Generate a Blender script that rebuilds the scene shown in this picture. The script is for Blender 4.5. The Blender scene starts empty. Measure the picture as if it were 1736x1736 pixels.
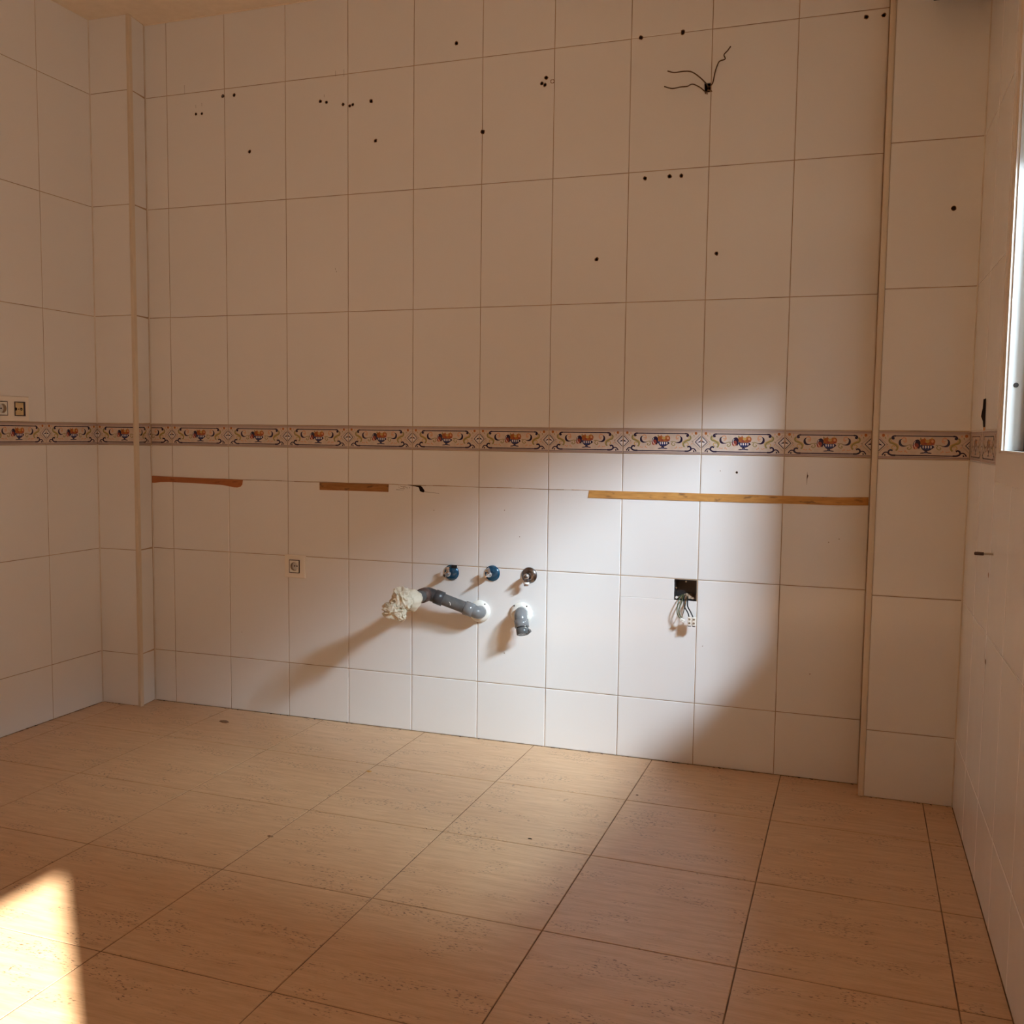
import bpy, bmesh, math, random
from mathutils import Vector, Matrix, Euler, noise
from mathutils.geometry import tessellate_polygon
random.seed(7)
sc = bpy.context.scene
COL = sc.collection
PI = math.pi

# ------------------------------------------------------------------ camera
F_PX = 1643.88
yaw, pitch, roll = 0.331144, -0.079966, 0.0120708
cyw, syw, cpt, spt = math.cos(yaw), math.sin(yaw), math.cos(pitch), math.sin(pitch)
fwd = Vector((-syw * cpt, cyw * cpt, spt))
rgt0 = Vector((cyw, syw, 0)); up0 = rgt0.cross(fwd)
rgt = rgt0 * math.cos(roll) + up0 * math.sin(roll)
upv = -rgt0 * math.sin(roll) + up0 * math.cos(roll)
cd = bpy.data.cameras.new('camera'); cam = bpy.data.objects.new('camera', cd); COL.objects.link(cam)
cd.sensor_width = 36; cd.sensor_height = 36; cd.lens = 36 * F_PX / 1736
cd.clip_start = 0.02
mw = Matrix((rgt, upv, -fwd)).transposed().to_4x4(); mw.translation = (2.43214, -3.08425, 1.05633)
cam.matrix_world = mw
sc.camera = cam

# ------------------------------------------------------------------ light
sc.view_settings.view_transform = 'Standard'; sc.view_settings.look = 'None'
sc.view_settings.gamma = 1; sc.view_settings.use_curve_mapping = False
sc.view_settings.exposure = 0.0
wd = bpy.data.worlds.new('sky'); sc.world = wd; wd.use_nodes = True
bg = wd.node_tree.nodes['Background']
bg.inputs[0].default_value = (0.72, 0.86, 1.0, 1); bg.inputs[1].default_value = 0.95

def look_rot(d):
    return Vector(d).to_track_quat('-Z', 'Y').to_euler()
sd = bpy.data.lights.new('sun', 'SUN'); sun = bpy.data.objects.new('sun', sd); COL.objects.link(sun)
sd.energy = 26; sd.angle = math.radians(1.1); sd.color = (1.0, 0.94, 0.86)
sun.rotation_euler = look_rot((-1.036, 1.0, -1.035)); sun.location = (8, -8, 8)
# area lamp added outside the window, standing in for sunlight off an unseen facade
ld = bpy.data.lights.new('bounce_lamp', 'AREA'); lamp = bpy.data.objects.new('bounce_lamp', ld); COL.objects.link(lamp)
ld.shape = 'RECTANGLE'; ld.size = 1.28; ld.size_y = .28; ld.energy = 680; ld.color = (0.70, 0.86, 1.0)
lx = Vector((0, -math.cos(math.radians(16)), math.sin(math.radians(16)))); lz = Vector((1, 0, 0))
lm = Matrix((lx, lz.cross(lx), lz)).transposed().to_4x4(); lm.translation = (4.20, -2.20, 2.68); lamp.matrix_world = lm
cy = sc.cycles
cy.max_bounces = 12; cy.diffuse_bounces = 8; cy.glossy_bounces = 5; cy.transmission_bounces = 6
cy.caustics_reflective = False; cy.caustics_refractive = False; cy.use_denoising = True
cy.sample_clamp_indirect = 6

# ------------------------------------------------------------------ materials
def mat(name, col, rough=0.5, metal=0.0, spec=0.5, coat=0.0):
    m = bpy.data.materials.new(name); m.use_nodes = True
    b = m.node_tree.nodes['Principled BSDF']
    b.inputs['Base Color'].default_value = (*col, 1); b.inputs['Roughness'].default_value = rough
    b.inputs['Metallic'].default_value = metal; b.inputs['Specular IOR Level'].default_value = spec
    b.inputs['Coat Weight'].default_value = coat
    return m
def nodes(m):
    nt = m.node_tree; return nt, nt.nodes['Principled BSDF']
def N(nt, t, **kw):
    n = nt.nodes.new(t)
    for k, v in kw.items(): setattr(n, k, v)
    return n
def varied(name, c1, c2, scale, rough=0.5, metal=0.0, stretch=(1, 1, 1), bump=0.0, spec=0.5, detail=4):
    m = mat(name, c1, rough, metal, spec); nt, b = nodes(m)
    tc = N(nt, 'ShaderNodeTexCoord'); mp = N(nt, 'ShaderNodeMapping'); mp.inputs['Scale'].default_value = stretch
    no = N(nt, 'ShaderNodeTexNoise'); no.inputs['Scale'].default_value = scale; no.inputs['Detail'].default_value = detail
    cr = N(nt, 'ShaderNodeValToRGB')
    cr.color_ramp.elements[0].position = .35; cr.color_ramp.elements[1].position = .65
    cr.color_ramp.elements[0].color = (*c1, 1); cr.color_ramp.elements[1].color = (*c2, 1)
    nt.links.new(tc.outputs['Object'], mp.inputs[0]); nt.links.new(mp.outputs[0], no.inputs['Vector'])
    nt.links.new(no.outputs['Fac'], cr.inputs[0]); nt.links.new(cr.outputs[0], b.inputs['Base Color'])
    if bump:
        bp = N(nt, 'ShaderNodeBump'); bp.inputs['Strength'].default_value = bump; bp.inputs['Distance'].default_value = .002
        nt.links.new(no.outputs['Fac'], bp.inputs['Height']); nt.links.new(bp.outputs[0], b.inputs['Normal'])
    return m

M = {}
# glazed wall tile: white, with a faint wavy glaze so that reflections break up
m = mat('white_glazed_tile', (.80, .775, .755), .13, 0, .5); nt, b = nodes(m)
geo = N(nt, 'ShaderNodeNewGeometry'); no = N(nt, 'ShaderNodeTexNoise'); no.inputs['Scale'].default_value = 5.0; no.inputs['Detail'].default_value = 2
bp = N(nt, 'ShaderNodeBump'); bp.inputs['Strength'].default_value = .25; bp.inputs['Distance'].default_value = .004
nt.links.new(geo.outputs['Position'], no.inputs['Vector']); nt.links.new(no.outputs['Fac'], bp.inputs['Height']); nt.links.new(bp.outputs[0], b.inputs['Normal'])
n2 = N(nt, 'ShaderNodeTexNoise'); n2.inputs['Scale'].default_value = 1.7; mx = N(nt, 'ShaderNodeValToRGB')
mx.color_ramp.elements[0].color = (.775, .75, .725, 1); mx.color_ramp.elements[1].color = (.82, .80, .785, 1)
nt.links.new(geo.outputs['Position'], n2.inputs['Vector']); nt.links.new(n2.outputs['Fac'], mx.inputs[0]); nt.links.new(mx.outputs[0], b.inputs['Base Color'])
M['tile'] = m
M['grout'] = varied('yellowed_grout', (.30, .20, .12), (.52, .38, .25), 9, .9)
M['floor_grout'] = varied('floor_grout', (.13, .07, .04), (.30, .18, .10), 14, .9)
M['corner_filler'] = varied('corner_filler', (.62, .54, .46), (.72, .66, .59), 12, .6)
M['trim'] = varied('cream_corner_bead', (.66, .55, .42), (.70, .60, .47), 5, .35)
M['plaster'] = varied('ceiling_plaster', (.78, .66, .52), (.83, .71, .57), 30, .9, bump=.1)
M['white_wall'] = varied('painted_wall', (.46, .33, .23), (.50, .37, .26), 6, .7)

# travertine-look floor tile
def floor_mat():
    m = mat('travertine_floor_tile', (.6, .38, .22), .30, 0, .45); nt, b = nodes(m); L = nt.links.new
    geo = N(nt, 'ShaderNodeNewGeometry'); inf = N(nt, 'ShaderNodeObjectInfo')
    off = N(nt, 'ShaderNodeVectorMath', operation='SCALE'); cmb = N(nt, 'ShaderNodeCombineXYZ')
    L(inf.outputs['Random'], cmb.inputs[0]); L(inf.outputs['Random'], cmb.inputs[1]); off.inputs['Scale'].default_value = 37
    L(cmb.outputs[0], off.inputs[0])
    add = N(nt, 'ShaderNodeVectorMath', operation='ADD'); L(geo.outputs['Position'], add.inputs[0]); L(off.outputs[0], add.inputs[1])
    def noi(sc_, st, det=5, src=add):
        mp = N(nt, 'ShaderNodeMapping'); mp.inputs['Scale'].default_value = st; L(src.outputs[0], mp.inputs[0])
        n = N(nt, 'ShaderNodeTexNoise'); n.inputs['Scale'].default_value = sc_; n.inputs['Detail'].default_value = det
        L(mp.outputs[0], n.inputs['Vector']); return n
    a = noi(7, (1, 9, 1)); a2 = noi(22, (1, 11, 1), 4)
    cr = N(nt, 'ShaderNodeValToRGB'); e = cr.color_ramp.elements
    e[0].position = .28; e[0].color = (.55, .33, .178, 1); e[1].position = .72; e[1].color = (.665, .43, .25, 1)
    L(a.outputs['Fac'], cr.inputs[0])
    cr2 = N(nt, 'ShaderNodeValToRGB'); e = cr2.color_ramp.elements
    e[0].position = .30; e[0].color = (.91, .89, .87, 1); e[1].position = .6; e[1].color = (1.03, 1.03, 1.03, 1)
    L(a2.outputs['Fac'], cr2.inputs[0])
    mul = N(nt, 'ShaderNodeMixRGB', blend_type='MULTIPLY'); mul.inputs[0].default_value = 1; L(cr.outputs[0], mul.inputs[1]); L(cr2.outputs[0], mul.inputs[2])
    # printed pores: small flat pits, gathered in patches
    pit = noi(95, (1, 2.6, 1), 2); pm = N(nt, 'ShaderNodeValToRGB'); e = pm.color_ramp.elements
    e[0].position = .60; e[0].color = (0, 0, 0, 1); e[1].position = .635; e[1].color = (1, 1, 1, 1); L(pit.outputs['Fac'], pm.inputs[0])
    cl = noi(6.5, (1, 2.4, 1), 3); cm = N(nt, 'ShaderNodeValToRGB'); e = cm.color_ramp.elements
    e[0].position = .52; e[0].color = (0, 0, 0, 1); e[1].position = .60; e[1].color = (1, 1, 1, 1); L(cl.outputs['Fac'], cm.inputs[0])
    pp = N(nt, 'ShaderNodeMath', operation='MULTIPLY'); L(pm.outputs[0], pp.inputs[0]); L(cm.outputs[0], pp.inputs[1])
    p8 = N(nt, 'ShaderNodeMath', operation='MULTIPLY'); L(pp.outputs[0], p8.inputs[0]); p8.inputs[1].default_value = .8
    mix = N(nt, 'ShaderNodeMixRGB'); L(p8.outputs[0], mix.inputs[0]); L(mul.outputs[0], mix.inputs[1]); mix.inputs[2].default_value = (.10, .045, .022, 1)
    L(mix.outputs[0], b.inputs['Base Color'])
    bp = N(nt, 'ShaderNodeBump'); bp.inputs['Strength'].default_value = .04; bp.inputs['Distance'].default_value = .001
    L(a2.outputs['Fac'], bp.inputs['Height']); L(bp.outputs[0], b.inputs['Normal'])
    return m
M['floor'] = floor_mat()

M['hole'] = mat('hole_dark', (.018, .010, .007), .95, 0, .1)
M['chip'] = varied('chipped_rim', (.16, .08, .04), (.30, .17, .09), 300, .9)
M['pencil'] = mat('crack_dark', (.09, .05, .03), .9)
# print colours of the border
M['b_base'] = varied('border_cream', (.60, .49, .41), (.68, .56, .48), 60, .2)
M['b_band'] = mat('border_mauve', (.42, .32, .30), .2)
M['b_navy'] = mat('border_navy', (.022, .014, .045), .2)
M['b_blue'] = mat('border_blue', (.035, .045, .14), .2)
M['b_white'] = mat('border_white', (.80, .76, .74), .2)
M['b_orange'] = varied('border_orange', (.36, .10, .03), (.48, .17, .045), 90, .2)
M['b_red'] = mat('border_plum', (.30, .06, .05), .2)
M['b_olive'] = mat('border_olive', (.30, .25, .10), .2)
M['b_gold'] = mat('border_gold', (.55, .36, .12), .2)
M['b_peach'] = mat('border_peach', (.66, .34, .20), .2)

M['pvc'] = varied('grey_pvc', (.085, .086, .088), (.115, .115, .115), 40, .24)
M['pvc_light'] = varied('light_grey_pvc', (.17, .172, .175), (.20, .202, .205), 40, .2)
M['pvc_dark'] = varied('dark_grey_pvc', (.034, .033, .036), (.055, .052, .055), 30, .35)
M['rubber'] = varied('brown_stained_coupling', (.055, .033, .028), (.11, .062, .05), 60, .5)
M['white_plastic'] = mat('white_plastic', (.84, .81, .74), .3)
M['blue'] = mat('blue_enamel', (.008, .075, .15), .22, .3, .6, .5)
M['chrome'] = mat('chrome', (.66, .65, .66), .16, 1.0)
M['dark_chrome'] = varied('smoky_chrome', (.20, .19, .20), (.32, .30, .30), 60, .22, 1.0)
M['dark'] = mat('dark_void', (.012, .009, .008), .7)
M['black_plastic'] = mat('black_plastic', (.03, .026, .026), .35)
M['frame_dark'] = mat('dark_surround', (.035, .012, .012), .4)
M['cream_plastic'] = mat('cream_plastic', (.84, .77, .68), .35)
M['yellow_plastic'] = varied('yellowed_insert', (.62, .45, .22), (.70, .54, .30), 50, .4)
M['socket_brown'] = varied('socket_recess', (.34, .25, .16), (.42, .31, .21), 60, .4)
M['metal'] = mat('contact_metal', (.5, .45, .38), .35, 1)
M['wire_black'] = mat('black_cable', (.012, .012, .012), .45)
M['wire_green'] = mat('green_cable', (.06, .085, .035), .45)
M['wire_brown'] = mat('brown_cable', (.105, .05, .018), .5)
M['rubble'] = varied('box_rubble', (.28, .16, .09), (.45, .33, .23), 200, .95, bump=.5)
M['alu'] = mat('white_lacquered_frame', (.62, .62, .60), .3)
M['alu_cream'] = mat('cream_lacquered_trim', (.74, .66, .57), .32)
M['facade'] = varied('outside_render', (.62, .60, .56), (.68, .66, .62), 5, .9)
M['shutter'] = mat('shutter_slat', (.55, .50, .44), .5)
def glue(name, c1, c2, c3, st):
    m = varied(name, c1, c2, 9, .75, stretch=st); nt, b = nodes(m); L = nt.links.new
    geo = N(nt, 'ShaderNodeTexCoord'); mp = N(nt, 'ShaderNodeMapping'); mp.inputs['Scale'].default_value = (3, 1, 12)
    n = N(nt, 'ShaderNodeTexNoise'); n.inputs['Scale'].default_value = 7; n.inputs['Detail'].default_value = 6
    L(geo.outputs['Object'], mp.inputs[0]); L(mp.outputs[0], n.inputs['Vector'])
    r = N(nt, 'ShaderNodeValToRGB'); r.color_ramp.elements[0].position = .58; r.color_ramp.elements[1].position = .68
    r.color_ramp.elements[0].color = (0, 0, 0, 1); r.color_ramp.elements[1].color = (.75, .75, .75, 1); L(n.outputs['Fac'], r.inputs[0])
    src = b.inputs['Base Color'].links[0].from_socket
    mix = N(nt, 'ShaderNodeMixRGB'); L(r.outputs[0], mix.inputs[0]); L(src, mix.inputs[1]); mix.inputs[2].default_value = (*c3, 1)
    L(mix.outputs[0], b.inputs['Base Color']); return m
M['glue_brown'] = glue('brown_mastic', (.36, .115, .035), (.44, .155, .05), (.26, .08, .03), (1, 1, 2))
M['wood_dark'] = glue('brown_wood', (.30, .125, .032), (.39, .18, .055), (.11, .05, .02), (2, 1, 14))
M['wood_orange'] = glue('orange_wood', (.46, .21, .05), (.58, .29, .075), (.17, .07, .025), (2, 1, 14))
m = varied('crumpled_cloth', (.62, .55, .43), (.74, .68, .56), 25, .8); M['cloth'] = m
def glass():
    m = bpy.data.materials.new('window_glass'); m.use_nodes = True; nt = m.node_tree; nt.nodes.clear()
    o = N(nt, 'ShaderNodeOutputMaterial'); t = N(nt, 'ShaderNodeBsdfTransparent'); g = N(nt, 'ShaderNodeBsdfGlossy'); g.inputs['Roughness'].default_value = .02
    mx = N(nt, 'ShaderNodeMixShader'); mx.inputs[0].default_value = .06; t.inputs[0].default_value = (.93, .95, .94, 1)
    nt.links.new(t.outputs[0], mx.inputs[1]); nt.links.new(g.outputs[0], mx.inputs[2]); nt.links.new(mx.outputs[0], o.inputs[0]); return m
M['glass'] = glass()

# ------------------------------------------------------------------ mesh helpers
class MB:
    """collects faces of several shapes and materials into one mesh"""
    def __init__(s): s.v = []; s.f = []; s.m = []; s.mats = []; s.sm = []
    def mi(s, k):
        if k not in s.mats: s.mats.append(k)
        return s.mats.index(k)
    def add(s, vs, fs, k, smooth=False):
        o = len(s.v); s.v += [tuple(v) for v in vs]; i = s.mi(k)
        for f in fs: s.f.append([o + q for q in f]); s.m.append(i); s.sm.append(smooth)
    def box(s, a, b, k):
        x0, y0, z0 = a; x1, y1, z1 = b
        vs = [(x0,y0,z0),(x1,y0,z0),(x1,y1,z0),(x0,y1,z0),(x0,y0,z1),(x1,y0,z1),(x1,y1,z1),(x0,y1,z1)]
        s.add(vs, [(0,3,2,1),(4,5,6,7),(0,1,5,4),(1,2,6,5),(2,3,7,6),(3,0,4,7)], k)
    def bbox(s, a, b, k, bev=.001):
        """box with chamfered front (-y) edges"""
        x0, y0, z0 = a; x1, y1, z1 = b; e = bev
        r = [[(x0,y1,z0),(x1,y1,z0),(x1,y1,z1),(x0,y1,z1)], [(x0,y0+e,z0),(x1,y0+e,z0),(x1,y0+e,z1),(x0,y0+e,z1)],
             [(x0+e,y0,z0+e),(x1-e,y0,z0+e),(x1-e,y0,z1-e),(x0+e,y0,z1-e)]]
        vs = r[0] + r[1] + r[2]; fs = [(3,2,1,0), (8,9,10,11)]
        for q in (0, 4):
            for i in range(4): j = (i+1) % 4; fs.append((q+i, q+j, q+4+j, q+4+i))
        s.add(vs, fs, k)
    def loft(s, rings, k, cap0=True, cap1=True, smooth=True):
        n = len(rings[0]); vs = [p for r in rings for p in r]; fs = []
        for a in range(len(rings)-1):
            for i in range(n):
                j = (i+1) % n; fs.append((a*n+i, a*n+j, (a+1)*n+j, (a+1)*n+i))
        s.add(vs, fs, k, smooth)
        if cap0: s.add(rings[0], [tuple(range(n))[::-1]], k)
        if cap1: s.add(rings[-1], [tuple(range(n))], k)
    def lathe(s, prof, origin, axis, k, n=28, **kw):
        """prof: list of (distance along axis, radius)"""
        ax = Vector(axis).normalized(); t = Vector((0, 0, 1)) if abs(ax.z) < .9 else Vector((1, 0, 0))
        u = ax.cross(t).normalized(); w = ax.cross(u); o = Vector(origin)
        s.loft([[o + ax*d + (u*math.cos(2*PI*i/n) + w*math.sin(2*PI*i/n))*r for i in range(n)] for d, r in prof], k, **kw)
    def tube(s, pts, rad, k, n=14, **kw):
        pts = [Vector(p) for p in pts]; rads = rad if isinstance(rad, (list, tuple)) else [rad]*len(pts)
        rings = []; pu = None
        for i, p in enumerate(pts):
            d = (pts[min(i+1, len(pts)-1)] - pts[max(i-1, 0)]).normalized()
            if pu is None:
                t = Vector((0, 0, 1)) if abs(d.z) < .9 else Vector((1, 0, 0)); pu = d.cross(t).normalized()
            pu = (pu - d*pu.dot(d)).normalized(); w = d.cross(pu)
            rings.append([p + (pu*math.cos(2*PI*q/n) + w*math.sin(2*PI*q/n))*rads[i] for q in range(n)])
        s.loft(rings, k, **kw)
    def mesh(s, name):
        me = bpy.data.meshes.new(name); me.from_pydata(s.v, [], s.f)
        for k in s.mats: me.materials.append(M[k])
        me.polygons.foreach_set('material_index', s.m); me.polygons.foreach_set('use_smooth', s.sm)
        me.validate(); me.update(); return me
def link(name, me, parent=None, loc=None, rotz=None, label=None, cat=None, group=None, kind=None):
    o = bpy.data.objects.new(name, me); COL.objects.link(o)
    if loc is not None: o.location = loc
    if rotz is not None: o.rotation_euler = (0, 0, rotz)
    if parent: o.parent = parent
    if label: o['label'] = label
    if cat: o['category'] = cat
    if group: o['group'] = group
    if kind: o['kind'] = kind
    return o
def thing(name, loc, label, cat, group=None):
    o = bpy.data.objects.new(name, None); COL.objects.link(o); o.location = loc; o.empty_display_size = .02
    o['label'] = label; o['category'] = cat
    if group: o['group'] = group
    return o
def spline(pts, n=8):
    P = [Vector(p) for p in pts]; P = [2*P[0]-P[1]] + P + [2*P[-1]-P[-2]]; out = []
    for i in range(1, len(P)-2):
        for q in range(n):
            t = q/n; a, b_, c, d = P[i-1:i+3]
            out.append(.5*((2*b_)+(c-a)*t+(2*a-5*b_+4*c-d)*t*t+(3*b_-a-3*c+d)*t**3))
    out.append(P[-2]); return out

def face_with_holes(mb, outer, holes, y, k):
    """flat face in the plane y with polygonal holes; outer, holes: lists of (x, z)"""
    polys = [[Vector((a, y, c)) for a, c in outer]] + [[Vector((a, y, c)) for a, c in h] for h in holes]
    flat = [v for p in polys for v in p]
    tris = []
    for t in tessellate_polygon(polys):
        a, b_, c = (flat[i] for i in t)
        tris.append(t if (b_-a).cross(c-a).y < 0 else (t[0], t[2], t[1]))
    mb.add(flat, tris, k)
def circ(x, z, r, n=12, j=0):
    return [(x + r*(1+j*random.uniform(-1, 1))*math.cos(2*PI*i/n), z + r*(1+j*random.uniform(-1, 1))*math.sin(2*PI*i/n)) for i in range(n)]

tile_cache = {}
def tile_mesh(w, h, mk='tile', holes=None):
    key = (round(w, 4), round(h, 4), mk)
    if not holes and key in tile_cache: return tile_cache[key]
    mb = MB()
    R = []
    for ins, y in ((0, .008), (0, .0010), (.0010, .0003), (.0035, 0)):
        e = min(ins, w*.3, h*.3); R.append([(e, y, e), (w-e, y, e), (w-e, y, h-e), (e, y, h-e)])
    vs = [p for r in R for p in r]; fs = []
    for q in range(3):
        for i in range(4): j = (i+1) % 4; fs.append((q*4+i, q*4+j, q*4+4+j, q*4+4+i))
    mb.add(vs, fs, mk)
    if holes:
        face_with_holes(mb, [(p[0], p[2]) for p in R[3]], holes, 0, mk)
        for hl in holes:
            n = len(hl); vs = [(a, 0, c) for a, c in hl] + [(a, .008, c) for a, c in hl]
            mb.add(vs, [(i, (i+1) % n, n+(i+1) % n, n+i) for i in range(n)], mk)
    else: mb.add(R[3], [(0, 1, 2, 3)], mk)
    me = mb.mesh('tile')
    if not holes: tile_cache[key] = me
    return me

# ------------------------------------------------------------------ printed border tile
def clip_x(poly, x0, x1):
    for side, lim in ((1, x0), (-1, x1)):
        out = []
        for i in range(len(poly)):
            a, b_ = poly[i], poly[(i+1) % len(poly)]
            ia, ib = side*(a[0]-lim) >= 0, side*(b_[0]-lim) >= 0
            if ia: out.append(a)
            if ia != ib:
                t = (lim-a[0])/(b_[0]-a[0]); out.append((lim, a[1]+t*(b_[1]-a[1])))
        poly = out
        if len(poly) < 3: return []
    return poly
def design():
    """list of (material, convex polygon in cm) over 25 x 8"""
    D = []
    def poly(k, p): D.append((k, p))
    def rect(k, a, b_, c, d): poly(k, [(a, c), (b_, c), (b_, d), (a, d)])
    def stroke(k, pts, w):
        P = [Vector((p[0], p[1], 0)) for p in pts]; P = spline(P, 5) if len(P) > 2 else P
        n = len(P); W = (lambda t: w*1.4) if not callable(w) else w; L_, R_ = [], []
        for i, p in enumerate(P):
            d = (P[min(i+1, n-1)]-P[max(i-1, 0)]); d = d.normalized(); q = Vector((-d.y, d.x, 0))*W(i/(n-1))/2
            L_.append(p+q); R_.append(p-q)
        for i in range(n-1): poly(k, [(R_[i].x, R_[i].y), (R_[i+1].x, R_[i+1].y), (L_[i+1].x, L_[i+1].y), (L_[i].x, L_[i].y)])
    def blob(k, x, y, rx, ry, n=12, rot=0):
        poly(k, [(x+rx*math.cos(2*PI*i/n)*math.cos(rot)-ry*math.sin(2*PI*i/n)*math.sin(rot), y+rx*math.cos(2*PI*i/n)*math.sin(rot)+ry*math.sin(2*PI*i/n)*math.cos(rot)) for i in range(n)])
    fat = lambda a, b_=.1: (lambda t: b_ + a*math.sin(PI*min(1, max(0, t))))
    rect('b_band', 0, 25, 0, .42); rect('b_navy', 0, 25, .42, .50)
    rect('b_band', 0, 25, 7.5, 8); rect('b_band', 0, 25, 7.18, 7.38)
    # long frame lines
    rect('b_navy', 4.0, 20.6, 6.58, 6.90); rect('b_navy', 3.9, 21.0, .74, 1.06)
    for s in (0, 1):
        X = (lambda x: x) if not s else (lambda x: 24.6-x)
        mk = lambda p: [(X(a), b_) for a, b_ in p]
        stroke('b_navy', mk([(4.6, 6.74), (3.9, 6.62), (3.55, 6.2), (3.75, 5.85), (4.15, 5.95)]), .34)
        blob('b_navy', X(3.95), 6.05, .33, .33)
        stroke('b_navy', mk([(4.6, .9), (3.5, .95), (2.75, 1.4), (2.75, 2.15), (3.3, 2.5), (3.8, 2.25)]), .36)
        stroke('b_navy', mk([(2.9, 1.2), (2.3, 1.75), (1.6, 1.7), (1.1, 1.1), (1.0, .8)]), .26)
        stroke('b_navy', mk([(1.9, 1.2), (1.6, .9), (1.9, .75)]), .2)
        # olive S scroll
        stroke('b_olive', mk([(3.2, 6.1), (2.8, 5.4), (3.1, 4.7), (4.1, 4.3), (4.9, 3.7), (5.1, 2.9), (4.7, 2.3)]), .36)
        stroke('b_gold', mk([(3.5, 5.6), (3.3, 5.1), (4.2, 4.6), (5.3, 3.9), (5.35, 3.0)]), .16)
        stroke('b_gold', mk([(4.0, 2.6), (3.5, 3.2), (3.9, 3.8), (4.5, 3.5)]), .18)
        # navy crescent and its tendril
        stroke('b_navy', mk([(6.3, 5.9), (5.75, 5.3), (5.8, 4.3), (6.5, 3.75), (7.6, 3.75)]), lambda t: .16+.55*math.sin(PI*t)**1.5)
        stroke('b_peach', mk([(6.2, 5.9), (6.9, 6.2), (7.4, 5.7), (7.1, 5.1), (6.6, 5.3)]), .22)
        stroke('b_peach', mk([(6.7, 4.6), (7.3, 4.8), (7.6, 5.4)]), .16)
        stroke('b_olive', mk([(7.4, 3.8), (8.4, 4.1), (9.2, 4.0)]), .15)
        stroke('b_olive', mk([(8.6, 3.9), (8.9, 3.2), (8.3, 2.7), (7.8, 3.0), (8.1, 3.4)]), .18)
        # leaves
        for x, y, a in ((5.6, 2.1, -.2), (6.2, 2.0, .5), (7.2, 2.2, 1.2), (7.6, 1.9, -.6)): blob('b_peach', X(x), y, .38, .15, 8, a if not s else -a)
        blob('b_orange', X(1.15), 6.85, .42, .48); blob('b_peach', X(2.35), 6.75, .16, .36, 8); blob('b_olive', X(1.75), 6.1, .13, .34, 8, .3)
        blob('b_peach', X(2.4), 3.4, .34, .14, 8, .8); blob('b_olive', X(2.2), 4.2, .34, .13, 8, -.6)
        stroke('b_band', mk([(-.1, 6.6), (.9, 5.4), (2.2, 4.0), (.9, 2.5), (-.1, 1.4)]), .12)
    # half diamonds at the tile ends
    for cx_, sg in ((0, 1), (25, -1)):
        dia = lambda r: [(cx_, 4-r), (cx_+sg*r*.93, 4), (cx_, 4+r)]
        poly('b_navy', dia(1.95)); poly('b_white', dia(1.60)); poly('b_band', dia(1.30)); poly('b_white', dia(1.15))
        poly('b_navy', [(cx_, 3.9), (cx_+sg*.95, 3.75), (cx_+sg*.55, 4.25), (cx_, 4.35)]); poly('b_orange', [(cx_, 4.3), (cx_+sg*.25, 4.4), (cx_, 4.9)])
    # bowl of fruit
    blob('b_orange', 13.0, 4.7, 1.9, .95, 16); blob('b_orange', 14.3, 5.1, .95, 1.0, 14); blob('b_gold', 13.1, 5.2, .62, .5); blob('b_peach', 14.5, 5.2, .35, .4)
    blob('b_orange', 11.9, 5.2, .75, .7); poly('b_orange', [(12.0, 5.5), (12.3, 6.3), (12.9, 5.5)]); poly('b_olive', [(11.0, 5.6), (11.3, 6.4), (11.7, 5.7)])
    poly('b_gold', [(13.9, 5.9), (14.4, 6.4), (14.7, 5.8)]); blob('b_red', 12.6, 4.5, .5, .3); blob('b_red', 14.6, 4.4, .5, .25)
    stroke('b_navy', [(11.4, 4.05), (12.3, 2.75), (13.6, 2.75), (14.9, 3.7)], .45)
    poly('b_blue', [(11.2, 4.0), (11.9, 2.9), (12.6, 2.55), (13.5, 2.6), (14.3, 3.2), (14.7, 4.0)])
    for x in (11.9, 12.6, 13.3, 14.0): poly('b_white', [(x, 3.3), (x+.2, 3.0), (x+.38, 3.4), (x+.3, 3.85), (x, 3.85)])
    stroke('b_navy', [(12.5, 2.5), (12.7, 2.2), (12.5, 1.9)], .22); stroke('b_navy', [(13.2, 2.5), (13.0, 2.2), (13.3, 1.9)], .22)
    blob('b_navy', 12.0, 1.72, .75, .17, 10, .1); blob('b_navy', 13.7, 1.72, .75, .17, 10, -.1); rect('b_blue', 12.5, 13.2, 1.65, 2.0)
    blob('b_navy', 10.3, 4.3, 1.0, 1.45, 14, -.25); blob('b_red', 10.1, 3.7, .75, .95, 12, -.3); blob('b_peach', 10.1, 3.2, .3, .4, 8)
    stroke('b_white', [(9.9, 5.2), (9.6, 4.3), (9.9, 3.4)], .12); stroke('b_navy', [(10.8, 4.9), (11.1, 3.9), (10.8, 3.0)], .3)
    return D
DESIGN = design()
border_cache = {}
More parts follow.
